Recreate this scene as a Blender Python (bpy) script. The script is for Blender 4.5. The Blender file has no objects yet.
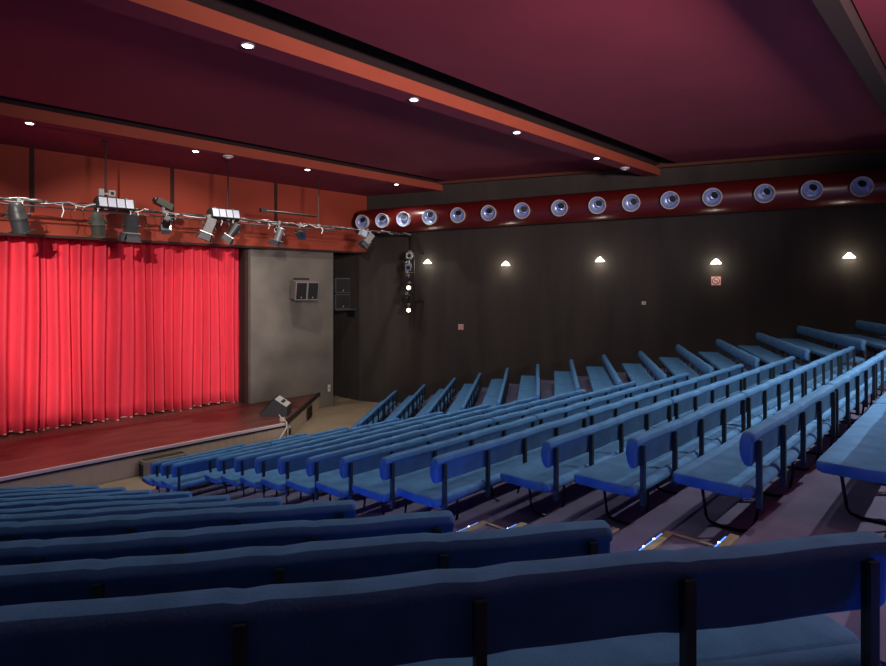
import bpy, bmesh, math, random
from mathutils import Vector, Matrix
random.seed(7)
SC = bpy.context.scene
C = SC.collection
PI = math.pi
EYE = 4.3

# ------------------------------------------------------------------ camera, world, exposure
cd = bpy.data.cameras.new('camera'); cam = bpy.data.objects.new('camera', cd); C.objects.link(cam)
cd.sensor_width = 36; cd.lens = 23.97; cd.shift_y = -0.053; cd.clip_start = 0.05
fw = Vector((0.7302, 0.6832, 0))
cam.location = (0, 0, EYE)
cam.rotation_euler = fw.to_track_quat('-Z', 'Y').to_euler()
SC.camera = cam
vs = SC.view_settings
SC.display_settings.display_device = 'sRGB'
vs.view_transform = 'Standard'; vs.look = 'None'; vs.gamma = 1; vs.exposure = 0.0; vs.use_curve_mapping = False
w = bpy.data.worlds.new('world'); SC.world = w; w.use_nodes = True
w.node_tree.nodes['Background'].inputs[0].default_value = (0.22, 0.32, 0.55, 1)
w.node_tree.nodes['Background'].inputs[1].default_value = 0.06

def lamp(name, kind, loc, power, color=(1, 1, 1), aim=None, size=0.1, angle=60, blend=0.5):
    d = bpy.data.lights.new(name, kind); o = bpy.data.objects.new(name, d); C.objects.link(o)
    o.location = loc; d.energy = power; d.color = color
    if kind == 'AREA': d.size = size
    else: d.shadow_soft_size = size
    if kind == 'SPOT': d.spot_size = math.radians(angle); d.spot_blend = blend
    if aim is not None:
        o.rotation_euler = (Vector(aim) - Vector(loc)).to_track_quat('-Z', 'Y').to_euler()
    return o
# stage wash from lanterns high at the rear of the house
for (x0, x1, z1, p) in ((-4.2, 1.6, 3.5, 9800), (-3.6, 6.6, 3.6, 12000), (-3.0, 11.4, 3.0, 5200)):
    lamp('stage_wash_lamp', 'SPOT', (x0, -3.0, 7.35), p, (1.0, 0.86, 0.80), (x1, 17.8, z1), 0.06, 20, 0.45)
# house lights
DOWN = [(4.13, 7.58, 160), (7.36, 7.6, 330), (10.46, 7.59, 380), (14.0, 7.6, 170), (0.9, 7.6, 110),
        (-0.2, 14.45, 90), (3.04, 14.45, 230), (6.48, 14.45, 260), (9.7, 14.4, 300), (13.1, 14.35, 150),
        (0.6, 1.42, 60), (4.1, 1.42, 75), (9.1, 0.95, 700), (12.6, 0.95, 260), (9.4, -3.4, 3600), (14.6, -3.4, 300)]  # first two here are added to brighten the near bench tops
for x, y, p in DOWN:
    lamp('ceiling_spotlight_lamp', 'SPOT', (x, y, 7.60), p, (1.0, 0.95, 0.88), (x, y, 0), 0.04, 140, 0.9)
# added unseen fill lamp at the rear left, thrown up across the ceiling
lamp('ceiling_fill_lamp', 'AREA', (2.0, -6.5, 5.7), 620, (1.0, 0.80, 0.78), (9.0, 6.0, 11.2), 1.4).data.spread = math.radians(70)

# ------------------------------------------------------------------ materials
def lin(r, g, b):
    f = lambda c: (c / 255 / 12.92) if c / 255 <= 0.04045 else ((c / 255 + 0.055) / 1.055) ** 2.4
    return (f(r), f(g), f(b), 1)
def mat(name, col, rough=0.6, metal=0.0, noise=0.0, scale=5.0, stretch=(1, 1, 1), bump=0.0, bscale=60.0, emit=None, estr=0, col2=None, spec=0.5, sheen=0.0):
    m = bpy.data.materials.new(name); m.use_nodes = True
    nt = m.node_tree; b = nt.nodes['Principled BSDF']
    b.inputs['Base Color'].default_value = col; b.inputs['Roughness'].default_value = rough; b.inputs['Metallic'].default_value = metal
    b.inputs['Specular IOR Level'].default_value = spec
    if sheen: b.inputs['Sheen Weight'].default_value = sheen
    tc = nt.nodes.new('ShaderNodeTexCoord'); mp = nt.nodes.new('ShaderNodeMapping'); mp.inputs['Scale'].default_value = stretch
    nt.links.new(tc.outputs['Object'], mp.inputs['Vector'])
    if noise or col2:
        n = nt.nodes.new('ShaderNodeTexNoise'); n.inputs['Scale'].default_value = scale; n.inputs['Detail'].default_value = 6
        nt.links.new(mp.outputs['Vector'], n.inputs['Vector'])
        r = nt.nodes.new('ShaderNodeValToRGB')
        if col2 is None:
            c1 = tuple(c * (1 - noise) for c in col[:3]) + (1,); c2 = tuple(min(1, c * (1 + noise)) for c in col[:3]) + (1,)
        else: c1, c2 = col, col2
        r.color_ramp.elements[0].position = 0.3; r.color_ramp.elements[1].position = 0.7
        r.color_ramp.elements[0].color = c1; r.color_ramp.elements[1].color = c2
        nt.links.new(n.outputs['Fac'], r.inputs['Fac']); nt.links.new(r.outputs['Color'], b.inputs['Base Color'])
    if bump:
        n2 = nt.nodes.new('ShaderNodeTexNoise'); n2.inputs['Scale'].default_value = bscale; n2.inputs['Detail'].default_value = 4
        nt.links.new(mp.outputs['Vector'], n2.inputs['Vector'])
        bp = nt.nodes.new('ShaderNodeBump'); bp.inputs['Strength'].default_value = bump; bp.inputs['Distance'].default_value = 0.01
        nt.links.new(n2.outputs['Fac'], bp.inputs['Height']); nt.links.new(bp.outputs['Normal'], b.inputs['Normal'])
    if emit: b.inputs['Emission Color'].default_value = emit; b.inputs['Emission Strength'].default_value = estr
    return m
M = {}
M['fabric'] = mat('blue_velour', lin(72, 118, 164), 0.95, noise=0.16, scale=7, bump=0.25, bscale=90, spec=0.15)
M['post'] = mat('dark_painted_steel', lin(24, 42, 48), 0.5, noise=0.1)
M['legm'] = mat('black_steel', lin(22, 26, 30), 0.4, metal=0.6)
M['carpet'] = mat('purple_grey_carpet', lin(98, 98, 126), 0.95, noise=0.14, scale=3, bump=0.3, bscale=200, spec=0.1)
M['beige'] = mat('beige_floor', lin(150, 132, 108), 0.75, noise=0.1, scale=1.5)
M['stage'] = mat('stage_boards', lin(92, 52, 46), 0.42, scale=2.2, stretch=(0.5, 2.5, 1), col2=lin(122, 74, 66), spec=0.4)
M['stageface'] = mat('stage_face_board', lin(186, 170, 146), 0.8, noise=0.08, scale=3, stretch=(3, 3, 1))
M['edge'] = mat('pale_edge_strip', lin(214, 204, 206), 0.5)
M['blackedge'] = mat('black_edge_strip', lin(18, 16, 16), 0.5)
M['curtain'] = mat('red_velvet', lin(228, 66, 84), 0.9, noise=0.06, scale=4, stretch=(4, 4, 0.5), spec=0.1)
M['hem'] = mat('pale_hem', lin(200, 150, 150), 0.8)
M['header'] = mat('brick_red_paint', lin(150, 60, 40), 0.85, noise=0.08, scale=0.8, stretch=(1, 1, 2))
M['beam'] = mat('orange_red_paint', lin(152, 68, 46), 0.8, noise=0.06, scale=2)
M['ceiling'] = mat('burgundy_paint', lin(128, 40, 60), 0.8, noise=0.10, scale=0.6, bump=0.05, bscale=3)
M['darkwall'] = mat('charcoal_wall', lin(46, 43, 42), 0.85, scale=0.7, stretch=(2.5, 2.5, 0.4), col2=lin(62, 56, 50), bump=0.2, bscale=30)
M['greywall'] = mat('grey_plaster', lin(98, 94, 88), 0.85, scale=1.0, col2=lin(122, 116, 106), bump=0.3, bscale=25)
M['black'] = mat('matt_black', lin(16, 16, 17), 0.6)
M['can'] = mat('lantern_grey_metal', lin(60, 62, 62), 0.45, metal=0.3, noise=0.2, scale=9)
M['silver'] = mat('scuffed_aluminium', lin(165, 168, 168), 0.4, metal=0.5, noise=0.15, scale=20)
M['chrome'] = mat('chrome', lin(170, 190, 232), 0.3, metal=0.35)  # bluish base stands in for blue light mirrored in the bowls
M['duct'] = mat('red_lacquered_duct', lin(92, 20, 20), 0.3, spec=0.7)
M['wood'] = mat('worn_oak', lin(150, 145, 118), 0.6, scale=6, stretch=(1, 6, 6), col2=lin(114, 108, 86))
M['led'] = mat('blue_led', (0.05, 0.2, 1, 1), 0.4, emit=(0.08, 0.28, 1.0, 1), estr=2.2)
M['leddot'] = mat('led_point', (0.6, 0.8, 1, 1), 0.4, emit=(0.45, 0.72, 1.0, 1), estr=9)
M['lamp_on'] = mat('lit_lamp_glass', (1, 1, 1, 1), 0.4, emit=(1.0, 0.94, 0.86, 1), estr=14)
M['sconce_on'] = mat('lit_sconce_glass', (1, 1, 1, 1), 0.4, emit=(1.0, 0.95, 0.85, 1), estr=9)
M['warm_on'] = mat('warm_lit_lens', (1, 1, 1, 1), 0.4, emit=(1.0, 0.80, 0.52, 1), estr=5)
M['lens'] = mat('lens_glass', lin(30, 44, 60), 0.08, spec=0.8)
M['reflector'] = mat('pale_reflector', lin(205, 212, 225), 0.35, metal=0.2)
M['white'] = mat('white_plastic', lin(215, 212, 205), 0.5)
M['red'] = mat('sign_red', lin(190, 40, 50), 0.5)
M['greybox'] = mat('grey_heater_paint', lin(150, 142, 120), 0.6, noise=0.15, scale=8)
M['speakerframe'] = mat('pale_grey_frame', lin(132, 124, 122), 0.5)
M['monitor'] = mat('dark_grey_vinyl', lin(62, 62, 66), 0.7)
M['brownspk'] = mat('dark_green_case', lin(48, 50, 42), 0.7)
M['trimo'] = mat('orange_trim', lin(88, 44, 28), 0.8)
M['beamshade'] = mat('shaded_maroon_paint', lin(34, 13, 15), 0.9)  # beam that gets no light: its shade is put into the colour
M['batten'] = mat('dark_batten', lin(46, 22, 20), 0.8)

# ------------------------------------------------------------------ mesh helpers
def add_box(bm, lo, hi, mtx=None):
    r = bmesh.ops.create_cube(bm, size=1)
    lo = Vector(lo); hi = Vector(hi)
    for v in r['verts']:
        v.co = Vector([lo[i] + (v.co[i] + 0.5) * (hi[i] - lo[i]) for i in range(3)])
        if mtx: v.co = mtx @ v.co
    return r['verts']
def add_prism(bm, pts, z0, z1):
    a = [bm.verts.new((p[0], p[1], z0)) for p in pts]; b = [bm.verts.new((p[0], p[1], z1)) for p in pts]
    n = len(pts)
    try:
        bm.faces.new(b); bm.faces.new(a[::-1])
        for i in range(n): bm.faces.new((a[i], a[(i + 1) % n], b[(i + 1) % n], b[i]))
    except ValueError: pass
def loft(bm, rings, cap=True):
    vv = [[bm.verts.new(p) for p in r] for r in rings]
    n = len(rings[0])
    for k in range(len(vv) - 1):
        for i in range(n): bm.faces.new((vv[k][i], vv[k][(i + 1) % n], vv[k + 1][(i + 1) % n], vv[k + 1][i]))
    if cap: bm.faces.new(vv[0][::-1]); bm.faces.new(vv[-1])
def frame_for(d):
    d = Vector(d).normalized(); u = Vector((0, 0, 1)) if abs(d.z) < 0.9 else Vector((1, 0, 0))
    x = d.cross(u).normalized(); return x, x.cross(d).normalized()
def add_tube(bm, pts, r, n=8, cap=True):
    pts = [Vector(p) for p in pts]; rings = []
    for i, p in enumerate(pts):
        d = (pts[min(i + 1, len(pts) - 1)] - pts[max(i - 1, 0)])
        x, y = frame_for(d)
        rings.append([p + r * (math.cos(2 * PI * k / n) * x + math.sin(2 * PI * k / n) * y) for k in range(n)])
    loft(bm, rings, cap)
def add_lathe(bm, prof, org, axis, n=20, cap=True):   # prof = (distance along axis, radius)
    x, y = frame_for(axis); a = Vector(axis).normalized(); o = Vector(org)
    loft(bm, [[o + a * t + max(r, 1e-4) * (math.cos(2 * PI * k / n) * x + math.sin(2 * PI * k / n) * y) for k in range(n)] for t, r in prof], cap)
def smooth(o, deg=40):
    for p in o.data.polygons: p.use_smooth = True
    try: o.data.set_sharp_from_angle(angle=math.radians(deg))
    except Exception: pass
def mesh(name, bm, m):
    bmesh.ops.recalc_face_normals(bm, faces=bm.faces)
    me = bpy.data.meshes.new(name); bm.to_mesh(me); bm.free()
    for mm in (m if isinstance(m, (list, tuple)) else [m]): me.materials.append(mm)
    return me
def obj(name, bm, m, parent=None, sm=True):
    o = bpy.data.objects.new(name, mesh(name, bm, m)); C.objects.link(o)
    if parent: o.parent = parent
    if sm: smooth(o)
    return o
def tag(o, label=None, cat=None, group=None):
    if label: o['label'] = label
    if cat: o['category'] = cat
    if group: o['group'] = group
    return o
def empty(name, loc, rz=0, label=None, cat=None, group=None):
    o = bpy.data.objects.new(name, None); C.objects.link(o); o.location = loc; o.rotation_euler = (0, 0, rz)
    o.empty_display_size = 0.1
    return tag(o, label, cat, group)
def struct(name, bm, m, sm=False):
    o = obj(name, bm, m, None, sm); o['kind'] = 'structure'; return o
def copy_tree(o, parent=None):
    c = o.copy(); C.objects.link(c)
    if parent: c.parent = parent
    for ch in o.children: copy_tree(ch, c)
    return c

# ------------------------------------------------------------------ seating layout (world metres)
AW = math.radians(36.5)
Lend = [(2.35, 0.26), (2.30, 1.18), (2.32, 2.08), (2.42, 3.02), (2.42, 3.9), (2.45, 4.78), (2.52, 5.68), (2.50, 6.61), (2.55, 7.54), (2.55, 8.49), (2.52, 9.46)]
LH = [0.79 + 0.2 * i for i in range(11)]
CL = [4.28, 4.28, 4.36] + [3.80 + 0.113 * i for i in range(8)] + [4.19, 4.33, 4.46]
CR = [14.2, 13.8, 12.95, 12.6, 11.96, 11.37, 10.8, 10.25, 9.76, 9.18, 8.67, 7.91, 7.43, 6.41]
CY = [1.213 + 0.82 * i for i in range(14)]
CH = [0.98 + 0.187 * i for i in range(14)]
WA = [(14.5, 1.93), (13.75, 2.76), (13.2, 3.55), (12.6, 4.25), (12.21, 5.06), (11.85, 5.88), (11.6, 6.75), (11.08, 7.47), (10.7, 8.28), (10.4, 9.12), (10.03, 9.93), (9.65, 10.72), (9.31, 11.59)]
WB = [(18.75, 4.0), (18.0, 4.82), (17.4, 5.7), (16.95, 6.65), (16.35, 7.5), (16.35, 8.65), (16.0, 9.56), (15.6, 10.5), (15.4, 11.55), (14.95, 12.33), (14.5, 13.05), (13.75, 13.7), (13.13, 14.41)]
WH = [1.09 + 0.194 * i for i in range(13)]
BACKZ = 0.82
def wallX(y): return 20.23 - 0.358 * y

# ------------------------------------------------------------------ structure
bm = bmesh.new()
add_prism(bm, [(-7, 8), (-7, 20), (wallX(20) + .5, 20), (wallX(5) + .5, 5), (12, 5), (12, 8)], -0.3, 0)
struct('floor', bm, M['beige'])
def treads(lines, zs, ext0, ext1, front):
    # lines: (A, B) back line of each row, rear first; tread k reaches from its riser to the next one
    bm = bmesh.new(); R = []
    for A, B in lines:
        A = Vector(A); B = Vector(B); d = (B - A).normalized(); n = Vector((-d.y, d.x))
        if n.y < 0: n = -n
        a = A - d * ext0 - n * 0.02; b = B + d * ext1 - n * 0.02
        R.append((a, b, n))
    for k in range(len(R)):
        a, b, n = R[k]
        if k + 1 < len(R): c, e = R[k + 1][1], R[k + 1][0]
        else: c, e = b + n * front, a + n * front
        add_prism(bm, [a, b, c, e], -0.25, zs[k])
    return bm
# middle block, aisles included
ls = [((2.78, CY[0] + 0.82 * i), (15.2 - 0.53 * (CY[0] + 0.82 * i), CY[0] + 0.82 * i)) for i in range(-7, 14)]
zs = [EYE - (CH[0] + 0.187 * i) - BACKZ for i in range(-7, 14)]
struct('floor', treads(ls, zs, 0, 0, 0.95), M['carpet'])
dL = Vector((math.cos(AW), -math.sin(AW))); nL = Vector((math.sin(AW), math.cos(AW)))
cs = [Vector(p).dot(nL) for p in Lend]
sp = (cs[-1] - cs[0]) / 10
ls = []; zs = []
for i in range(-6, 11):
    s = cs[0] + sp * i
    # point on the row line with x = 2.78
    t = (2.78 - nL.x * s) / dL.x
    A = nL * s + dL * t
    ls.append((A - dL * 9.5, A)); zs.append(EYE - (0.79 + 0.2 * i) - BACKZ)
struct('floor', treads(ls, zs, 0, 0, 0.9), M['carpet'])
ls = []; zs = []
for i in range(-4, 13):
    if i >= 0: A, B = Vector(WA[i]), Vector(WB[i])
    else: A, B = Vector(WA[0]) + Vector((0.8, -0.8)) * -i, Vector(WB[0]) + Vector((0.3, -0.85)) * -i
    d = (B - A).normalized(); s = (wallX(B.y + .3) - B.x + .3) / d.x
    ls.append((A - d * 0.32, B + d * s)); zs.append(EYE - (1.09 + 0.194 * i) - BACKZ)
struct('floor', treads(ls, zs, 0, 0, 0.95), M['carpet'])

def wallseg(p, q, z0, z1, t=0.3):
    p = Vector(p); q = Vector(q); d = (q - p).normalized(); n = Vector((-d.y, d.x)) * t
    bm = bmesh.new(); add_prism(bm, [p, q, q - n, p - n], z0, z1); return bm
bm = wallseg((wallX(-7), -7), (wallX(17.4), 17.4), -0.3, 8.4)
struct('wall_right', bm, M['darkwall'])
bm = bmesh.new(); add_box(bm, (9.56, 17.36, -0.3), (12.78, 17.66, 6.6)); struct('wall_back', bm, M['greywall'])
bm = bmesh.new()
add_box(bm, (9.45, 17.52, 0.54), (9.56, 17.9, 6.6)); struct('trim_1', bm, M['batten'])
bm = bmesh.new(); add_box(bm, (-7, 20.0, -0.3), (15.5, 20.3, 8.4)); add_box(bm, (14.0, 17.4, -0.3), (14.3, 20.0, 8.4)); struct('wall_recess', bm, M['darkwall'])
# header above the proscenium
bm = bmesh.new(); add_box(bm, (-7, 17.10, 5.56), (14.15, 17.34, 7.65)); struct('wall_header', bm, M['header'])
for i, x in enumerate((3.64, 6.99, 10.3)):
    bm = bmesh.new(); add_box(bm, (x - .05, 17.07, 6.1), (x + .05, 17.10, 7.65)); struct('trim_%d' % (i + 2), bm, M['batten'])
bm = bmesh.new(); add_box(bm, (-7, 17.05, 5.50), (14.15, 17.36, 5.56)); struct('trim_5', bm, M['batten'])
# stage
SA, SB = Vector((8.84, 14.2)), Vector((12.2, 17.35))
bm = bmesh.new(); add_prism(bm, [(-7, 14.2), SA, SB, (12.2, 17.36), (9.5, 17.36), (9.5, 20), (-7, 20)], 0.50, 0.54)
struct('stage_floor', bm, M['stage'])
bm = bmesh.new(); add_prism(bm, [(-7, 14.22), (8.83, 14.22), (12.17, 17.35), (9.5, 17.35), (9.5, 19.9), (-7, 19.9)], 0.0, 0.50)
struct('stage_front', bm, M['stageface'])
bm = bmesh.new(); add_box(bm, (-7, 14.17, 0.49), (8.84, 14.24, 0.553)); struct('trim_6', bm, M['edge'])
bm = bmesh.new(); add_box(bm, (-7, 14.185, 0.44), (8.84, 14.218, 0.487)); struct('trim_7', bm, M['blackedge'])
n2 = Vector(((SB - SA).y, -(SB - SA).x)).normalized()
bm = bmesh.new(); add_prism(bm, [SA + n2 * .02, SB + n2 * .02, SB - n2 * .06, SA - n2 * .06], 0.46, 0.556); struct('trim_8', bm, M['blackedge'])
# ceiling: flat panels between down-stand beams
ZP, ZB = 7.95, 7.65
def strip(y0, y1, z0, z1, margin=0.0):
    bm = bmesh.new(); add_prism(bm, [(-7, y0), (wallX(y0) - margin, y0), (wallX(y1) - margin, y1), (-7, y1)], z0, z1); return bm
for y0, y1 in ((-7, -5.35), (-4.7, 1.33), (1.57, 6.90), (7.85, 13.92)): struct('ceiling', strip(y0, y1, ZP, ZP + 0.1), M['ceiling'])
struct('ceiling', strip(-7, 17.1, 8.45, 8.6), M['batten'])  # roof of the beam gaps, dark colour standing in for their shade
struct('ceiling', strip(14.6, 17.10, ZB - .0, ZB + 0.2), M['ceiling'])
for i, (y0, y1) in enumerate(((-5.1, -4.7), (1.33, 1.57), (7.42, 7.85), (14.2, 14.65))):
    o = struct('ceiling_beam', strip(y0, y1, ZB, ZB + .24), [M['beamshade'] if i == 1 else M['beam'], M['beamshade'] if i == 1 else M['ceiling']])
    for p in o.data.polygons:
        if p.normal.z < -0.5: p.material_index = 1
    struct('beam_top', strip(y0 + .02, y1 - .02, ZB + .24, 8.45), M['beamshade'])  # dark gap over each beam, shade put into the colour
bm = bmesh.new(); add_prism(bm, [(wallX(-7) - .22, -7), (wallX(-7), -7), (wallX(14.2), 14.2), (wallX(14.2) - .22, 14.2)], ZP - 0.09, ZP - 0.002); struct('trim_9', bm, M['trimo'])

# ------------------------------------------------------------------ benches
SEC = [(-.046, .762), (-.052, .785), (-.044, .812), (-.015, .822), (.018, .820), (.040, .802), (.054, .755), (.058, .70), (.048, .64), (.026, .595), (.006, .585), (-.012, .588), (-.022, .60), (-.026, .745)]
SEAT = [(.045, .365), (.040, .40), (.045, .436), (.075, .447), (.20, .446), (.36, .446), (.48, .446), (.508, .438), (.515, .42), (.510, .375), (.48, .364), (.2, .36)]
def sect(sec, x, sc=1.0, dz=0, dy=0):
    cy = sum(p[0] for p in sec) / len(sec); cz = sum(p[1] for p in sec) / len(sec)
    return [(x, cy + (p[0] - cy) * sc + dy, cz + (p[1] - cz) * sc + dz) for p in sec]
def posts_at(L):
    n = max(2, int(round((L - 0.18) / 0.62)) + 1)
    return [0.09 + (L - 0.18) * i / (n - 1) for i in range(n)]
_cache = {}
def bench_meshes(L, var):
    key = (round(L, 2), var)
    if key in _cache: return _cache[key]
    rnd = random.Random(hash(key) & 0xffff)
    P = posts_at(L)
    xs = sorted(set([0.0, 0.012, 0.03, L - .03, L - .012, L] + [round(p, 3) for p in P[1:-1]] + [round(L * i / 24, 3) for i in range(1, 24)]))
    zz = {}
    def dz(x):
        for p in P[1:-1]:
            if abs(x - p) < 0.04: return -0.006
        return 0.004 * math.sin(x * 5.0 + var) + 0.003 * math.sin(x * 11 + var * 2)
    d0 = {}
    def build_loft(sec, end=(0.86, 0.97), wob=1.0, x0=0.0, x1=L, nx=None):
        bm = bmesh.new(); rings = []
        for x in (xs if nx is None else nx):
            s = end[0] if (x <= x0 + 1e-6 or x >= x1 - 1e-6) else (end[1] if (x < x0 + .02 or x > x1 - .02) else 1.0)
            rings.append(sect(sec, x, s, dz(x) * wob))
        loft(bm, rings); return bm
    back = mesh('backrest', build_loft(SEC), M['fabric'])
    seat = mesh('seat', build_loft(SEAT, wob=0.6), M['fabric'])
    bm = bmesh.new()
    cuts = [0.0] + P[1:-1] + [L]
    for a, b in zip(cuts[:-1], cuts[1:]):
        a += 0.012; b -= 0.012
        prof = [(0, .030), (.010, .042), (.025, .046), ((b - a) / 2, .047), (b - a - .025, .046), (b - a - .010, .042), (b - a, .030)]
        add_lathe(bm, prof, (a, .020, .405), (1, 0, 0), 14)
    bol = mesh('rear_bolster', bm, M['fabric'])
    bm = bmesh.new(); add_box(bm, (-.016, -.066, .30), (.016, -.030, .762)); add_box(bm, (-.012, -.05, .36), (.012, .0, .385))
    post = mesh('back_post', bm, M['post'])
    bm = bmesh.new()
    add_tube(bm, [(0, .44, .372), (0, .415, .25), (0, .39, .06), (0, .365, .025), (0, .30, .012), (0, .16, .012), (0, .09, .03), (0, .05, .09), (0, .03, .22), (0, .03, .36)], .012, 8)
    leg = mesh('leg', bm, M['legm'])
    for me in (back, seat, bol, leg):
        for p in me.polygons: p.use_smooth = True
        me.set_sharp_from_angle(angle=math.radians(50))
    legx = [0.35, L / 2, L - 0.35] if L > 2.0 else [0.3, L - 0.3]
    _cache[key] = (back, seat, bol, post, leg, P, legx)
    return _cache[key]
def bench(x, y, z, rz, L, var, label, group):
    back, seat, bol, post, leg, P, legx = bench_meshes(L, var)
    t = empty('padded_bench', (x, y, z), rz, label, 'bench', group)
    def ch(name, me, loc=(0, 0, 0)):
        o = bpy.data.objects.new(name, me); C.objects.link(o); o.parent = t; o.location = loc; return o
    ch('backrest', back); ch('seat', seat); ch('rear_bolster', bol)
    for p in P: ch('back_post', post, (p, 0, 0))
    for p in legx: ch('leg', leg, (p, 0, 0))
    return t
ORD = ['first', 'second', 'third', 'fourth', 'fifth', 'sixth', 'seventh', 'eighth', 'ninth', 'tenth', 'eleventh', 'twelfth', 'thirteenth', 'fourteenth', 'fifteenth', 'sixteenth']
def row(A, B, H, block, ordn, group, extra_back=True):
    A = Vector(A); B = Vector(B); d = B - A; Lt = d.length; d.normalize()
    n = max(1, int(round(Lt / 2.68))); base = []
    # modules of 2.68 m, the last one takes the rest
    rest = Lt; i = 0; mods = []
    while rest > 4.0: mods.append(2.68); rest -= 2.68
    if rest > 2.95: mods += [round(rest / 2, 2)] * 2
    else: mods.append(round(rest, 2))
    pos = 0
    rz = math.atan2(d.y, d.x)
    names = {1: ['whole row'], 2: ['left half', 'right half'], 3: ['left end', 'centre', 'right end'],
             4: ['left end', 'left of centre', 'right of centre', 'right end'],
             5: ['left end', 'left of centre', 'centre', 'right of centre', 'right end']}[len(mods)]
    for k, L in enumerate(mods):
        p = A + d * pos; pos += L
        if len(mods) == 1: lab = 'blue bench, %s, %s' % (block, ordn)
        else: lab = 'blue bench, %s, %s, %s' % (block, ordn, names[k])
        q = p + Vector((-d.y, d.x)) * random.uniform(-.006, .006)
        bench(q.x, q.y, EYE - H - BACKZ, rz + random.uniform(-.002, .002), L - 0.015, k % 3, lab, group)
# the middle block
for i in range(14):
    if i < 13: o = ORD[i] + ' complete row from the back' if i else 'rearmost row with a visible backrest'
    else: o = 'frontmost row before the stage'
    if 0 < i < 13: o = '%s row from the back' % ORD[i]
    row((CL[i], CY[i]), (CR[i], CY[i]), CH[i], 'middle block', o, 'benches in the middle block')
row((4.6, CY[0] - .84), (9.64, CY[0] - .82), CH[0] - .187, 'middle block', 'only its seat in view at the right edge', 'benches in the middle block')
# the near left block, turned towards the stage centre; only the aisle-end bench of each row is in frame
for i, p in enumerate(Lend):
    o = 'nearest row of all' if i == 0 else ('frontmost row' if i == 10 else '%s row from the camera' % ORD[i])
    B = Vector(p); A = B - dL * 2.68
    row(A, B, LH[i], 'near left block beside the aisle', o, 'benches in the near left block')
    if i < 4: row(A - dL * 2.68, A, LH[i], 'near left block, second from the aisle', o, 'benches in the near left block')
# the right block beside the dark wall
for i in range(13):
    o = 'rearmost full row' if i == 0 else ('frontmost row' if i == 12 else '%s row from the back' % ORD[i + 1])
    A = Vector(WA[i]); B = Vector(WB[i])
    row(A, B, WH[i], 'right block by the dark wall', o, 'benches in the right block')
A = Vector((15.2, 1.05)); B = Vector((18.9, 2.66)); row(A, B, 0.90, 'right block at the right picture edge', 'highest row', 'benches in the right block')

# ------------------------------------------------------------------ aisle steps with oak nosings and blue LEDs
def aisle_step(x0, x1, y, z, label, group, rz=0.0, box=True, light=0.0):
    t = empty('aisle_step', (x0, y, z), rz, label, 'step', group); W = x1 - x0
    if box:
        bm = bmesh.new(); add_box(bm, (0, 0.005, 0.0), (W - .03, 0.47, 0.088)); obj('tread', bm, M['carpet'], t, False)
        y1 = 0.47; zt = 0.088
    else: y1 = 0.0; zt = 0.0
    bm = bmesh.new(); add_box(bm, (0, y1 - .055, zt), (W, y1 - .0, zt + .016)); obj('front_nosing', bm, M['wood'], t, False)
    if box:
        bm = bmesh.new(); add_box(bm, (W - .03, 0.01, 0.0), (W, y1 - .056, zt + .014)); obj('side_nosing', bm, M['wood'], t, False)
    bm = bmesh.new(); add_box(bm, (0.02, y1 + .002, zt - .006), (W - .06, y1 + .012, zt + .012)); s = obj('light_strip', bm, M['led'], t, False)
    bm = bmesh.new()
    k = 0.05
    while k < W - .08: bmesh.ops.create_icosphere(bm, subdivisions=1, radius=.011, matrix=Matrix.Translation((k, y1 + .012, zt + .006))); k += 0.16
    d = obj('light_point', bm, M['leddot'], s); 
    return t
for i in range(0, 13):
    zc = EYE - CH[i] - BACKZ; yr = CY[i] - .02
    place = 'beside the %s row from the back' % ORD[i] if i else 'beside the rearmost row'
    xe = min(4.05, CL[i] - .12)
    aisle_step(2.86, xe, yr, zc, 'half step with oak nosing in the left aisle, ' + place, 'steps in the left aisle')
    t = empty('stair_nosing', (2.86, yr, zc + .187), 0, 'oak stair edge in the left aisle, ' + place, 'stair edge', 'stair edges in the left aisle')
    bm = bmesh.new(); add_box(bm, (0, .0, 0.001), (xe - 2.86, .055, .016)); obj('edge_board', bm, M['wood'], t, False)
    bm = bmesh.new(); add_box(bm, (0.02, .057, -.01), (xe - 2.92, .067, .012)); s = obj('light_strip', bm, M['led'], t, False)
    bm = bmesh.new(); k = 0.05
    while k < xe - 2.95: bmesh.ops.create_icosphere(bm, subdivisions=1, radius=.011, matrix=Matrix.Translation((k, .066, .006))); k += 0.16
    obj('light_point', bm, M['leddot'], s)
    if i == 0:
        for xx, yy, pw in ((2.85, -.22, 13.0), (3.0, .78, 9.0)): lamp('step_led_lamp', 'POINT', (xx, yy, zc + .36 - .2 * yy), pw, (0.02, 0.12, 1.0), size=.05)
    lamp('step_led_lamp', 'POINT', (3.3, yr + .58, zc + .12), 4.5, (0.02, 0.12, 1.0), size=.05)
for i in range(0, 12):
    y = CY[i] - .02; z = EYE - CH[i] - BACKZ
    x1 = 15.2 - 0.53 * y - .02; x0 = CR[i] + .1
    if x1 - x0 > 0.35:
        aisle_step(x0, min(x1, x0 + .9), y, z, 'half step with oak nosing in the right aisle, %s riser from the back' % ORD[i], 'steps in the right aisle')
        lamp('step_led_lamp', 'POINT', ((x0 + min(x1, x0 + .9)) / 2, y + .46, z + .16), 5.0, (0.02, 0.12, 1.0), size=.05)

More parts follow.
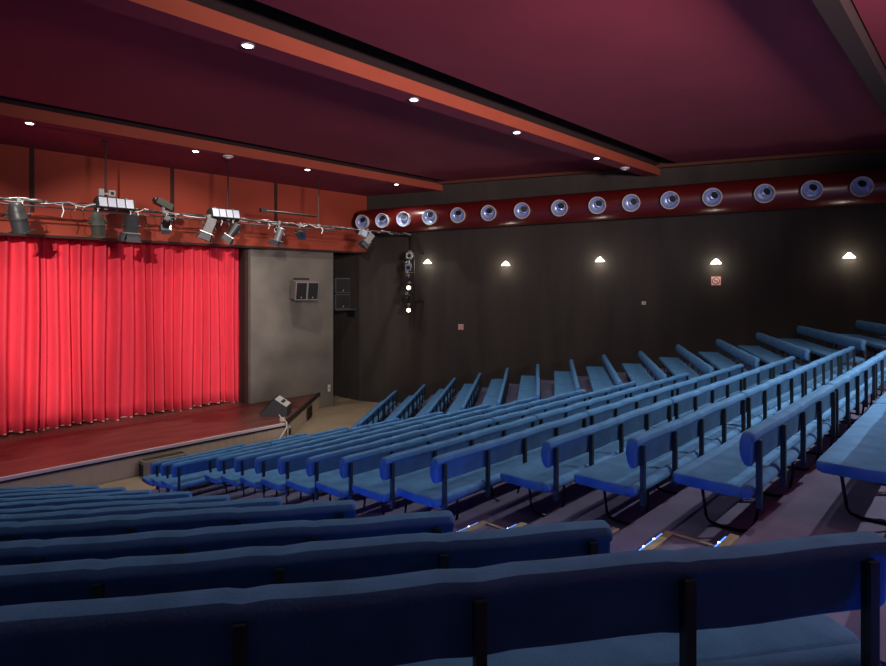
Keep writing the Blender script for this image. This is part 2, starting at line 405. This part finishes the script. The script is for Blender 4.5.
# ------------------------------------------------------------------ stage curtain
rnd = random.Random(3)
bm = bmesh.new(); x = -2.0; pts = []
ph = 0
while x < 9.80:
    per = rnd.choice((.18, .22, .26, .32, .38, .24)); amp = rnd.uniform(.28, .62) * (0.35 + per)
    k = 8
    for j in range(k):
        u = j / k
        pts.append((x + per * u + 0.05 * math.sin(2 * PI * u) * per, 18.12 - amp * (0.5 - 0.5 * math.cos(2 * PI * u)) + .10))
    x += per
pts = [p for p in pts if p[0] < 9.80]
nz = 14; cols = []
for i, (px, py) in enumerate(pts):
    col = []
    for j in range(nz + 1):
        t = j / nz; zz = 0.575 + 0.03 * math.sin(i * 0.13) + t * 5.5
        col.append(bm.verts.new((px + 0.025 * math.sin(px * 3 + t * 4), py * 1.0 + (1 - t) * 0.03 * math.sin(px * 9 + 1), zz)))
    cols.append(col)
for a, b in zip(cols[:-1], cols[1:]):
    for j in range(nz): bm.faces.new((a[j], b[j], b[j + 1], a[j + 1]))
cur = obj('stage_curtain', bm, M['curtain']); smooth(cur, 180)
sd = cur.modifiers.new('s', 'SOLIDIFY'); sd.thickness = 0.012
tag(cur, 'pleated red velvet stage curtain hanging to the stage floor', 'curtain')
bm = bmesh.new()
hp = [(px, py - .012, 0.575 + 0.03 * math.sin(i * 0.13) + .012 + 0) for i, (px, py) in enumerate(pts)]
prev = None
for i, (px, py) in enumerate(pts):
    X = px + 0.025 * math.sin(px * 3); Y = py + 0.03 * math.sin(px * 9 + 1) - .01; Z = 0.575 + 0.03 * math.sin(i * 0.13)
    a = bm.verts.new((X, Y, Z - .005)); b = bm.verts.new((X, Y, Z + .03))
    if prev: bm.faces.new((prev[0], a, b, prev[1]))
    prev = (a, b)
h = obj('hem', bm, M['hem'], cur); s2 = h.modifiers.new('s', 'SOLIDIFY'); s2.thickness = 0.006

# ------------------------------------------------------------------ ventilation duct along the right wall
AX0, AX1 = Vector((20.9, -3.0, 6.98)), Vector((13.2, 16.7, 6.56))
ax = (AX1 - AX0).normalized()
VX = [(13.24, 16.44, 6.56), (13.51, 15.69, 6.57), (13.79, 14.91, 6.61), (14.12, 13.99, 6.65), (14.47, 13.03, 6.69), (14.82, 12.03, 6.69), (15.2, 10.99, 6.72), (15.59, 9.88, 6.72), (15.97, 8.82, 6.75), (16.3, 7.91, 6.78), (16.65, 6.92, 6.81), (17.02, 5.89, 6.83), (17.45, 4.69, 6.84), (17.82, 3.67, 6.85), (18.18, 2.65, 6.89)]
RD = 0.44
AXW = Vector((wallX(0), 0)); 
bm = bmesh.new()
p0 = Vector((wallX(-5) - .62, -5, 7.02)); p1 = Vector((wallX(16.75) - .62, 16.75, 6.60))
L = (p1 - p0).length; k = int(L / .12)
add_lathe(bm, [(L * i / (2 * k), RD + (0.007 if i % 2 else 0)) for i in range(2 * k + 1)], p0, p1 - p0, 32)
duct = obj('ventilation_duct', bm, M['duct'])
tag(duct, 'long red ribbed round air duct running along the top of the dark wall', 'duct')
nw = Vector((-0.941, -0.337, -0.10)).normalized()
vproto = None
for i, (x, y, z) in enumerate(VX):
    # centre on duct surface
    tt = (y - p0.y) / (p1.y - p0.y); cpt = p0 + (p1 - p0) * tt
    nm = ['at its far stage end', 'second from the stage end', 'third from the stage end', 'fourth from the stage end', 'fifth from the stage end', 'sixth from the stage end', 'seventh from the stage end', 'eighth, middle of the row',
          'eighth from the near end', 'sixth from the near end', 'fifth from the near end', 'fourth from the near end', 'third from the near end', 'second from the near end', 'nearest and largest'][i]
    if i == 8: nm = 'seventh from the near end'
    if i == 7: nm = 'middle one of the row'
    lab = 'round chrome air nozzle on the red duct, ' + nm
    if vproto is None:
        t = empty('air_nozzle', (0, 0, 0)); vproto = t
        bm = bmesh.new()   # built along +X
        add_lathe(bm, [(-.12, .210), (.045, .222), (.062, .240), (.060, .252), (.035, .256), (-.14, .225)], (0, 0, 0), (1, 0, 0), 32, cap=False); obj('rim', bm, M['white'], t)
        bm = bmesh.new()
        add_lathe(bm, [(.05, .220), (.03, .212), (-.01, .190), (-.04, .150), (-.06, .10), (-.065, .002)], (0, 0, 0), (1, 0, 0), 32, cap=False); obj('bowl', bm, M['chrome'], t)
        bm = bmesh.new()
        dd = Vector((1, 0.38, 0.34)).normalized()
        add_lathe(bm, [(.0, .125), (.08, .115), (.085, .100), (.05, .095), (.02, .002)], (-.06, 0.02, 0.04), dd, 28, cap=False); nz_ = obj('nozzle_tube', bm, M['chrome'], t)
        bm = bmesh.new(); add_lathe(bm, [(.0, .002), (.001, .100)], Vector((-.06, 0.02, 0.04)) + dd * .078, dd, 28, cap=False)
        obj('opening', bm, M['black'], nz_)
        o = t
    else: o = copy_tree(vproto)
    tag(o, lab, 'air nozzle', 'air nozzles along the red duct')
    o.location = Vector((x, y, z)) + nw * 0.03
    o.location = Vector((cpt.x, cpt.y, cpt.z)) + nw * (RD + .085)
    o.rotation_euler = nw.to_track_quat('X', 'Z').to_euler()
    o.rotation_euler.rotate_axis('X', random.uniform(-.5, .5))

# ------------------------------------------------------------------ ceiling spotlights
sproto = None
rows = {7.6: ('rear beam', ['left', 'second from left', 'second from right', 'right'])}
vis = [('brightest, top left on the middle beam', 4.13, 7.58), ('second from the left on the middle beam', 7.36, 7.6), ('third from the left on the middle beam', 10.46, 7.59), ('at the right end of the middle beam', 14.0, 7.6),
       ('leftmost on the beam above the stage front', 3.04, 14.45), ('second from the left above the stage front', 6.48, 14.45), ('third from the left above the stage front', 9.7, 14.4), ('at the right end of the beam above the stage front', 13.1, 14.35),
       ]
for i, (lb, x, y) in enumerate(vis):
    if sproto is None:
        t = empty('ceiling_spotlight', (0, 0, 0)); sproto = t
        bm = bmesh.new(); add_lathe(bm, [(0, .10), (.012, .10), (.02, .085), (.012, .07), (-.02, .068)], (0, 0, 0), (0, 0, -1), 24, cap=False); obj('trim_ring', bm, M['silver'], t)
        bm = bmesh.new(); add_lathe(bm, [(0, .002), (.015, .05), (.006, .068)], (0, 0, -.012), (0, 0, -1), 24, cap=False); obj('bulb', bm, M['lamp_on'], t)
        o = t
    else: o = copy_tree(sproto)
    o.location = (x, y, ZB - .001)
    tag(o, 'small white recessed ceiling spotlight, ' + lb, 'ceiling light', 'ceiling spotlights')
for i, (x, y, z, lb) in enumerate(((9.8, 8.3, ZP, 'on the ceiling panel between the two beams'), (7.3, 14.4, ZB, 'on the beam above the stage'), (15.7, 7.65, ZB, 'at the right end of the middle beam'))):
    t = empty('smoke_detector', (x, y, z - .001), 0, 'small flat pale detector ' + lb, 'detector')
    bm = bmesh.new(); add_lathe(bm, [(0, .13), (.03, .13), (.045, .10)], (0, 0, 0), (0, 0, -1), 20); obj('base', bm, M['white'], t)
    bm = bmesh.new(); add_lathe(bm, [(0.045, .07), (.07, .06)], (0, 0, 0), (0, 0, -1), 20); obj('sensor', bm, M['white'], t)

# ------------------------------------------------------------------ wall sconces and signs
wr = math.atan2(-0.337, -0.941)   # local +X points out of the wall
SCN = [(14.96, 14.73, 5.15, 'farthest, beside the lantern column'), (15.93, 12.01, 5.04, 'second from the stage'), (16.97, 9.1, 5.12, 'third from the stage, middle one'), (18.09, 5.97, 5.0, 'above the square red and white sign'), (19.2, 2.89, 5.11, 'nearest, under the last air nozzle')]
wn = Vector((-0.941, -0.337, 0))
for x, y, z, lb in SCN:
    x = wallX(y)
    t = empty('wall_sconce', (x - .002, y, z), wr, 'small lit triangular wall light on the dark wall, ' + lb, 'wall light', 'wall lights on the dark wall')
    bm = bmesh.new(); add_box(bm, (0.0, -.05, -.08), (.02, .05, .05)); obj('back_plate', bm, M['black'], t, False)
    bm = bmesh.new()
    # half-cone shade, wide at the bottom
    def arc(r, z_, d0=.02): return [(d0 + r * .7 * math.sin(PI * k / 10), r * math.cos(PI * k / 10), z_) for k in range(11)]
    loft(bm, [arc(.15, -.05), arc(.13, -.02), arc(.03, .09)]); obj('shade', bm, M['sconce_on'], t)
    q = Vector((x, y, z)) + wn * .32
    lamp('sconce_lamp', 'POINT', q + Vector((0, 0, -.1)), 9, (1.0, 0.86, 0.66), size=.06)
def sign(x, y, z, s, lb):
    x = wallX(y)
    t = empty('no_smoking_sign', (x - .003, y, z), wr, lb, 'sign')
    bm = bmesh.new(); add_box(bm, (0, -s, -s), (.01, s, s)); obj('panel', bm, M['white'], t, False)
    bm = bmesh.new(); r = s * .80
    n = 24
    for k in range(n):
        a0, a1 = 2 * PI * k / n, 2 * PI * (k + 1) / n
        f = [bm.verts.new((.0125, rr * math.cos(a), rr * math.sin(a))) for a, rr in ((a0, r), (a1, r), (a1, r * .76), (a0, r * .76))]; bm.faces.new(f)
    for sgn in (1,):
        mt = Matrix.Rotation(math.radians(-45), 4, 'X')
        add_box(bm, (.011, -r * .85, -r * .1), (.013, r * .85, r * .1), mt)
    add_box(bm, (.010, -s, s * .9), (.0115, s, s)); add_box(bm, (.010, -s, -s), (.0115, s, -s * .9)); add_box(bm, (.010, -s, -s), (.0115, -s * .9, s)); add_box(bm, (.010, s * .9, -s), (.0115, s, s))
    obj('red_ring', bm, M['red'], t, False)
    bm = bmesh.new(); add_box(bm, (.0105, -r * .5, -r * .08), (.0115, r * .45, r * .08)); add_tube(bm, [(.011, r * .45, r * .12), (.011, r * .52, r * .3), (.011, r * .42, r * .45)], r * .03, 5); obj('cigarette', bm, M['black'], t, False)
sign(18.09, 5.97, 4.45, .135, 'square red and white prohibition sign below a lit wall light')
sign(15.38, 13.54, 2.88, .10, 'square red and white prohibition sign low on the far end of the dark wall')
t = empty('wall_switch', (wallX(7.86) - .003, 7.86, 3.78), wr, 'tiny pale switch plate on the middle of the dark wall', 'switch')
bm = bmesh.new(); add_box(bm, (0, -.06, -.05), (.012, .06, .05)); obj('plate', bm, M['white'], t, False)
bm = bmesh.new(); add_box(bm, (.012, -.03, -.025), (.018, -.005, .025)); add_box(bm, (.012, .005, -.025), (.018, .03, .025)); obj('button', bm, M['silver'], t, False)
t = empty('wall_switch', (12.59, 17.357, 0.66), 0, 'tall pale switch plate low on the grey wall beside the stage', 'switch')
bm = bmesh.new(); add_box(bm, (-.05, -.02, -.12), (.05, 0, .12)); obj('plate', bm, M['white'], t, False)
bm = bmesh.new(); add_box(bm, (-.02, -.028, -.05), (.02, -.02, .05)); obj('rocker', bm, M['silver'], t, False)

# ------------------------------------------------------------------ lighting bar over the stage front
BY, BZ = 15.0, 6.11
t = empty('lighting_bar', (0, BY, BZ), 0, 'long grey lighting bar with wrapped cables in front of the red header', 'bar')
bm = bmesh.new(); add_tube(bm, [(-1, 0, 0), (14.75, 0, 0)], .028, 10); obj('pipe', bm, M['can'], t)
bm = bmesh.new(); add_tube(bm, [(-1, 0, -.10), (11.2, 0, -.10)], .018, 8); obj('lower_rail', bm, M['can'], t)
rn = random.Random(5)
for j in range(3):
    bm = bmesh.new(); pp = []; x = 0.5 + j * .3
    while x < 14.6: pp.append((x, rn.uniform(-.05, .05), rn.uniform(-.05, .06))); x += rn.uniform(.12, .3)
    add_tube(bm, pp, .009, 6); obj('cable', bm, [M['silver'], M['black'], M['white']][j], t)
bm = bmesh.new()
for x, l in ((3.0, .16), (3.75, .3), (4.0, .14), (4.15, .1), (5.3, .2), (6.2, .15), (7.4, .2), (8.8, .2), (9.05, .12), (10.6, .22)):
    bm.free(); bm = bmesh.new(); add_tube(bm, [(x, 0, 0), (x + .03, -.03, -l * .5), (x - .01, -.03, -l)], .012, 6)
    obj('cable_tail', bm, M['white'], t); bm = bmesh.new()
bm.free()
bm = bmesh.new()
for x in (2.6, 4.05, 5.6, 6.3, 6.7, 8.2): 
    cx = x; pts_ = [(cx + .14 * math.sin(a), .02, -.22 - .14 * math.cos(a)) for a in [PI * 2 * k / 14 for k in range(15)]]
    add_tube(bm, [(cx, 0, 0), (cx, 0, -.1)] + pts_[7:] + pts_[:7], .007, 5)
obj('cable_loop', bm, M['black'], t)
for x, lb in ((4.61, 'left'), (7.58, 'middle'), (10.48, 'right')):
    tt = empty('suspension_pole', (x, BY, 0), 0, 'thin dark pole holding the lighting bar from the ceiling, %s one' % lb, 'pole', 'poles of the lighting bar')
    bm = bmesh.new(); add_tube(bm, [(0, -.045, BZ), (0, -.045, ZB)], .024, 8); obj('pole', bm, M['batten'], tt)
    bm = bmesh.new(); add_lathe(bm, [(0, .07), (.02, .07), (.03, .03)], (0, -.045, ZB), (0, 0, -1), 14); obj('ceiling_flange', bm, M['black'], tt)
    bm = bmesh.new(); add_box(bm, (-.04, -.08, BZ - .05), (.04, -.03, BZ + .06)); obj('bar_clamp', bm, M['silver'], tt, False)
t = empty('side_bar', (8.64, BY, 6.43), 0, 'short dark horizontal bar between pole and red header above the lighting bar', 'bar')
bm = bmesh.new(); add_tube(bm, [(0, 0.02, 0), (1.78, 0.02, -.02)], .03, 8); obj('bar', bm, M['black'], t)
bm = bmesh.new(); add_box(bm, (-.08, -.04, -.06), (.1, .06, .05)); obj('clamp', bm, M['black'], t)

def lantern(kind, x, y, z, aim, label, group='stage lanterns on the bar', scale=1.0, lens=None, top=None, mat_=None):
    """hangs from a clamp at (x,y,top); body centre at z"""
    aim = Vector(aim).normalized(); t = empty('stage_lantern', (x, y, z), 0, label, 'stage light', group)
    s = scale; m = mat_ or M['can']
    bm = bmesh.new()
    if kind == 'par':
        add_lathe(bm, [(-.30 * s, .03 * s), (-.29 * s, .07 * s), (-.24 * s, .11 * s), (-.14 * s, .13 * s), (-.02 * s, .14 * s), (-.01 * s, .15 * s), (.02 * s, .15 * s), (.03 * s, .14 * s), (.24 * s, .145 * s)], (0, 0, 0), aim, 20)
        f = .24
    elif kind == 'fresnel':
        add_lathe(bm, [(-.26 * s, .10 * s), (-.24 * s, .12 * s), (.18 * s, .12 * s)], (0, 0, 0), aim, 4 if False else 16); f = .18
        for k in range(5): add_lathe(bm, [(-.24 * s + k * .06 * s, .128 * s), (-.22 * s + k * .06 * s, .128 * s)], (0, 0, 0), aim, 16)
    else:   # box profile
        q = aim.to_track_quat('Z', 'Y').to_matrix().to_4x4()
        add_box(bm, (-.11 * s, -.11 * s, -.30 * s), (.11 * s, .11 * s, .10 * s), q)
        for k in (-1, 0, 1): add_box(bm, (-.115 * s, (k * .07 - .01) * s, -.28 * s), (.115 * s, (k * .07 + .01) * s, .08 * s), q)
        f = .10
    obj('body', bm, m, t)
    q = aim.to_track_quat('Z', 'Y').to_matrix().to_4x4()
    bm = bmesh.new(); add_box(bm, (-.165 * s, -.165 * s, f * s), (.165 * s, .165 * s, (f + .018) * s), q); obj('colour_frame', bm, M['silver'] if kind != 'par' else m, t, False)
    bm = bmesh.new(); add_lathe(bm, [(0, .002), (.012, .07 * s), (.004, .115 * s)], aim * ((f + .019) * s), aim, 18, cap=False); obj('lens', bm, lens or M['lens'], t)
    if kind != 'par':
        for a in range(4):
            bm = bmesh.new(); qq = q @ Matrix.Rotation(a * PI / 2, 4, 'Z')
            vs_ = [(-.13, .14, f + .02), (.13, .14, f + .02), (.16, .20, f + .20), (-.16, .20, f + .20)]
            A_ = [bm.verts.new(qq @ (Vector(v) * s)) for v in vs_]; B_ = [bm.verts.new(qq @ ((Vector(v) + Vector((0, .006, 0))) * s)) for v in vs_]
            bm.faces.new(A_); bm.faces.new(B_[::-1])
            for k in range(4): bm.faces.new((A_[k], A_[(k + 1) % 4], B_[(k + 1) % 4], B_[k]))
            obj('barn_door', bm, M['monitor'], t, False)
    # yoke
    tp = (top if top is not None else BZ) - z
    side = Vector((1, 0, 0)) if abs(aim.x) < .8 else Vector((0, 1, 0))
    side = (side - aim * side.dot(aim)).normalized()
    w_ = .175 * s; up = Vector((0, 0, 1))
    bm = bmesh.new(); add_tube(bm, [side * w_ - aim * .05 * s, side * w_ + up * (.16 * s), side * w_ * .5 + up * (.23 * s), -side * w_ * .5 + up * (.23 * s), -side * w_ + up * (.16 * s), -side * w_ - aim * .05 * s], .013, 6)
    add_tube(bm, [side * w_ * 1.15 - aim * .05 * s, side * w_ * .8 - aim * .05 * s], .03, 8); add_tube(bm, [-side * w_ * 1.15 - aim * .05 * s, -side * w_ * .8 - aim * .05 * s], .03, 8)
    obj('yoke', bm, m, t)
    bm = bmesh.new(); add_tube(bm, [up * (.22 * s), up * max(tp, .24 * s)], .014, 8); add_box(bm, (-.03, -.045, max(tp, .24 * s) - .05), (.03, .045, max(tp, .24 * s) + .05)); obj('hook_clamp', bm, M['silver'], t, False)
    return t
G = 'stage lanterns on the bar'
lantern('par', 2.95, 14.95, 5.72, (.25, .25, -1), 'large dark round stage lantern with yoke, leftmost under the bar', G, 1.15)
lantern('par', 4.45, 14.95, 5.70, (.12, .2, -1), 'slimmer dark round stage lantern, second from the left under the bar', G, 1.0, mat_=M['brownspk'])
lantern('box', 5.15, 14.95, 5.68, (-.02, .2, -1), 'boxy grey stage lantern with barn doors pointing straight down under the left floodlight', G, 1.05, mat_=M['can'])
lantern('box', 7.05, 14.95, 5.78, (-.35, .2, -1), 'boxy grey stage lantern with barn doors tilted left, under the middle of the bar', G, 1.0)
lantern('fresnel', 7.72, 14.95, 5.78, (-.55, .35, -1), 'small grey stage lantern tilted left under the right floodlight', G, .9)
lantern('fresnel', 9.11, 14.95, 5.76, (-.2, .3, -1), 'small pale stage lantern under the bar above the grey wall', G, .85, mat_=M['silver'])
lantern('par', 9.81, 14.95, 5.83, (-.25, -1, -.35), 'small round lantern facing the seats, rightmost below the header', G, .75)
lantern('box', 12.31, 14.9, 5.78, (-.75, .25, -1), 'boxy silver lantern tilted left near the end of the duct', G, .88, mat_=M['silver'])
lantern('fresnel', 5.98, 14.95, 5.86, (.2, .8, -.6), 'small dark tangled lantern between the two boxy ones', G, .7, mat_=M['black'])
def flood(x, label):
    t = empty('floodlight', (x, BY, BZ), 0, label, 'stage light', 'four cell floodlights on the bar')
    rot = Matrix.Rotation(math.radians(-18), 4, 'X')
    bm = bmesh.new(); add_box(bm, (-.02, -.16, -.06), (.78, .10, .20), rot); obj('housing', bm, M['black'], t, False)
    for k in range(4):
        bm = bmesh.new(); x0 = .02 + k * .19
        # dished reflector facing the seats, framed
        v = [rot @ Vector(p) for p in ((x0, -.168, -.04), (x0 + .165, -.168, -.04), (x0 + .165, -.168, .18), (x0, -.168, .18), (x0 + .035, -.163, .0), (x0 + .13, -.163, .0), (x0 + .13, -.163, .14), (x0 + .035, -.163, .14))]
        vv = [bm.verts.new(p) for p in v]
        for f in ((0, 1, 5, 4), (1, 2, 6, 5), (2, 3, 7, 6), (3, 0, 4, 7), (4, 5, 6, 7)): bm.faces.new([vv[i] for i in f])
        obj('reflector_cell', bm, M['reflector'], t, False)
    bm = bmesh.new(); add_box(bm, (.1, -.03, .17), (.16, .03, .26)); add_box(bm, (.6, -.03, .17), (.66, .03, .26)); obj('bracket', bm, M['silver'], t, False)
    return t
flood(4.43, 'four cell floodlight on top of the bar, left one with four pale windows')
flood(7.10, 'four cell floodlight on top of the bar, right one beside the middle pole')
t = empty('junction_box', (4.60, BY, 6.40), 0, 'small pale junction box with two sockets on the left pole', 'box')
bm = bmesh.new(); add_box(bm, (-.14, -.12, -.03), (-.04, -.07, .12)); add_box(bm, (.06, -.12, -.03), (.20, -.07, .11)); add_box(bm, (-.04, -.10, .0), (.06, -.075, .04)); obj('socket_plate', bm, M['silver'], t, False)
bm = bmesh.new(); add_lathe(bm, [(0, .04), (.015, .035)], (.13, -.12, .04), (0, -1, 0), 14); obj('socket', bm, M['black'], t)
t = empty('effects_projector', (5.92, BY, 6.32), 0, 'dark green tilted projector box sitting on the bar', 'projector')
rt = Matrix.Rotation(math.radians(24), 4, 'Y')
bm = bmesh.new(); add_box(bm, (-.20, -.12, -.07), (.20, .12, .08), rt); obj('case', bm, M['brownspk'], t, False)
bm = bmesh.new(); add_lathe(bm, [(0, .06), (.05, .06), (.06, .04)], rt @ Vector((-.20, 0, 0)), rt.to_3x3() @ Vector((-1, 0, 0)), 16); obj('snout', bm, M['black'], t)
bm = bmesh.new(); add_box(bm, (-.03, -.03, -.22), (.03, .03, -.05)); obj('bracket', bm, M['silver'], t, False)
t = empty('effects_projector', (12.15, 14.9, 6.02), 0, 'small pale blue box lantern under the first air nozzle', 'projector')
bm = bmesh.new(); add_box(bm, (-.10, -.09, -.12), (.10, .09, .08), Matrix.Rotation(.4, 4, 'Y')); obj('case', bm, M['reflector'], t, False)
bm = bmesh.new(); add_tube(bm, [(0, .05, .08), (0, .1, .12)], .03, 8); obj('clamp', bm, M['black'], t, False)

# vertical lantern column at the wall end of the bar
t = empty('lantern_boom', (14.42, 14.9, 2.85), 0, 'dark vertical pole of stage lanterns beside the farthest wall light', 'pole')
bm = bmesh.new(); add_tube(bm, [(0, 0, 0), (0, 0, 3.25)], .035, 10); obj('pole', bm, M['black'], t)
for z in (.9, 2.6):
    bm = bmesh.new(); add_box(bm, (0.0, -.03, z - .03), (wallX(14.9) - 14.42 - .004, .03, z + .03)); obj('wall_bracket', bm, M['black'], t, False)
for i, (x, z, lens, mt, aim, lb) in enumerate(((14.20, 5.32, None, M['silver'], (-.8, -.6, .2), 'uppermost silver lantern on the vertical pole'),
        (14.12, 4.98, None, M['silver'], (-.7, -.7, -.3), 'round silver lantern second from the top of the vertical pole'),
        (14.05, 4.62, None, M['can'], (-.8, -.4, -.5), 'dark lantern above the upper lit one on the vertical pole'),
        (14.14, 4.27, M['warm_on'], M['black'], (-.75, -.75, -.2), 'upper lit stage lantern on the vertical pole, warm glow'),
        (14.05, 3.88, None, M['black'], (-.8, -.3, -.5), 'dark lantern between the two lit ones on the vertical pole'),
        (14.14, 3.50, M['warm_on'], M['black'], (-.75, -.75, -.2), 'lower lit stage lantern on the vertical pole'))):
    tt = lantern('par', x, 14.86, z, aim, lb, 'lanterns on the vertical pole', .62, lens, z + .16, mt)
    bm = bmesh.new(); add_tube(bm, [(0, 0, .15), (14.42 - x - .03, .04, .15)], .014, 6); obj('side_arm', bm, M['black'], tt)

# ------------------------------------------------------------------ speakers
def speaker(x, y, z, rz, tilt, W, H, D, label, ncell=2, vertical=False, frame=None):
    t = empty('loudspeaker', (x, y, z), rz, label, 'loudspeaker')
    mt = Matrix.Rotation(tilt, 4, 'X')
    bm = bmesh.new(); add_box(bm, (-W / 2, -D / 2, -H / 2), (W / 2, D / 2, H / 2), mt); obj('cabinet', bm, frame or M['speakerframe'], t, False)
    for k in range(ncell):
        bm = bmesh.new()
        if vertical: lo = (-W / 2 + .04, -D / 2 - .012, -H / 2 + .04 + k * H / ncell); hi = (W / 2 - .04, -D / 2 - .001, -H / 2 + (k + 1) * H / ncell - .04)
        else: lo = (-W / 2 + .04 + k * W / ncell * 1.0, -D / 2 - .012, -H / 2 + .04); hi = (-W / 2 + (k + 1) * W / ncell - .02, -D / 2 - .001, H / 2 - .04)
        add_box(bm, lo, hi, mt); g = obj('grille', bm, M['black'], t, False)
        bm = bmesh.new(); xc = (lo[0] + hi[0]) / 2; add_box(bm, (xc - .02, -D / 2 - .016, lo[2] + .03), (xc + .02, -D / 2 - .0125, lo[2] + .08), mt); obj('badge', bm, M['silver'], g, False)
    return t
s = speaker(11.24, 16.85, 4.17, math.radians(-12), math.radians(10), .80, .62, .42, 'grey framed loudspeaker with two black grilles on the grey wall')
bm = bmesh.new(); add_box(bm, (-.3, .1, .3), (.2, .2, .4)); add_box(bm, (-.25, .19, -.1), (.15, .42, .1)); obj('bracket', bm, M['black'], s, False)
speaker(13.42, 17.8, 4.32, math.radians(-8), 0, .62, .56, .4, 'upper of two stacked black loudspeakers in the dark recess', 1, frame=M['monitor'])
speaker(13.42, 17.8, 3.73, math.radians(-8), 0, .62, .56, .4, 'lower of two stacked black loudspeakers in the dark recess', 1, frame=M['monitor'])
t = empty('speaker_shelf', (13.42, 17.8, 3.40), 0, 'thin pale shelf carrying the two stacked black loudspeakers', 'shelf')
bm = bmesh.new(); add_box(bm, (-.36, -.24, 0), (.57, .24, .045)); obj('board', bm, M['monitor'], t, False)
bm = bmesh.new(); add_box(bm, (.5, -.2, -.25), (.57, .2, 0)); obj('bracket', bm, M['black'], t, False)
t = empty('stage_monitor', (9.32, 15.35, 0.541), math.radians(45), 'dark wedge stage monitor with a pale label on the stage corner', 'loudspeaker')
bm = bmesh.new()
pr = [(-.33, 0), (.45, 0), (.45, .06), (.04, .50), (-.33, .25)]
loft(bm, [[(-.30, p[0], p[1]) for p in pr], [(.30, p[0], p[1]) for p in pr]]); obj('cabinet', bm, M['monitor'], t, False)
bm = bmesh.new(); loft(bm, [[(xx, .45, .075), (xx, .055, .50), (xx, .063, .507), (xx, .457, .082)] for xx in (-.28, .28)]); obj('grille', bm, M['black'], t, False)
bm = bmesh.new(); loft(bm, [[(xx, -.31, .268), (xx, .02, .491), (xx, .012, .504), (xx, -.318, .281)] for xx in (-.28, .28)]); l = obj('label_plate', bm, M['white'], t, False)
bm = bmesh.new(); loft(bm, [[(xx, -.20, .357), (xx, -.12, .411), (xx, -.124, .417), (xx, -.204, .363)] for xx in (-.2, .2)]); obj('label_print', bm, M['monitor'], l, False)
# ------------------------------------------------------------------ heater boxes, stage side fittings, cable
t = empty('convector_heater', (5.06, 13.9, 0.001), 0, 'long low grey heater with slotted top against the stage front', 'heater')
bm = bmesh.new(); add_box(bm, (0, 0, 0), (.98, .27, .36)); obj('casing', bm, M['greybox'], t, False)
bm = bmesh.new()
for k in range(3): add_box(bm, (.03 + k * .32, -.012, .03), (.31 + k * .32, -.001, .33))
obj('front_panel', bm, M['speakerframe'], t, False)
bm = bmesh.new()
for k in range(16): add_box(bm, (.04 + k * .058, .04, .361), (.07 + k * .058, .23, .372))
obj('top_grille', bm, M['black'], t, False)
bm = bmesh.new(); add_box(bm, (-.012, .02, .02), (-.001, .25, .28)); obj('side_panel', bm, M['black'], t, False)
dS = (SB - SA).normalized(); aS = math.atan2(dS.y, dS.x)
p = SA + dS * 0.30 + n2 * .022
t = empty('wall_socket', (p.x, p.y, .24), aS, 'black socket outlet on the side of the stage near its corner', 'socket')
bm = bmesh.new(); add_box(bm, (-.14, -.02, -.14), (.14, 0, .14)); obj('plate', bm, M['white'], t, False)
bm = bmesh.new(); add_lathe(bm, [(0, .10), (.03, .09)], (0, -.02, 0), (0, -1, 0), 18); obj('outlet', bm, M['black'], t)
p = SA + dS * 2.9 + n2 * .022
t = empty('vent_grille', (p.x, p.y, .22), aS, 'dark slatted vent on the side of the stage', 'vent')
bm = bmesh.new(); add_box(bm, (-.3, -.015, -.19), (.3, 0, .19)); obj('frame', bm, M['batten'], t, False)
bm = bmesh.new()
for k in range(6): add_box(bm, (-.27, -.03, -.16 + k * .058), (.27, -.016, -.13 + k * .058))
obj('slats', bm, M['black'], t, False)
bm = bmesh.new()
add_tube(bm, [(9.15, 15.0, .60), (9.0, 14.6, .57), (8.86, 14.15, .575), (8.84, 14.10, .45), (8.55, 13.95, .25), (8.1, 13.85, .02), (7.3, 13.7, .02)], .018, 8)
tag(obj('power_cable', bm, M['white']), 'white cable hanging over the stage corner from the monitor', 'cable')
t = empty('cable_box', (8.92, 14.45, .541), .3, 'small pale plug box on the stage corner beside the monitor', 'box')
bm = bmesh.new(); add_box(bm, (-.05, -.05, .011), (.05, .05, .10)); obj('case', bm, M['white'], t, False)
bm = bmesh.new(); add_box(bm, (-.07, -.07, 0), (.07, .07, .010)); obj('base', bm, M['silver'], t, False)
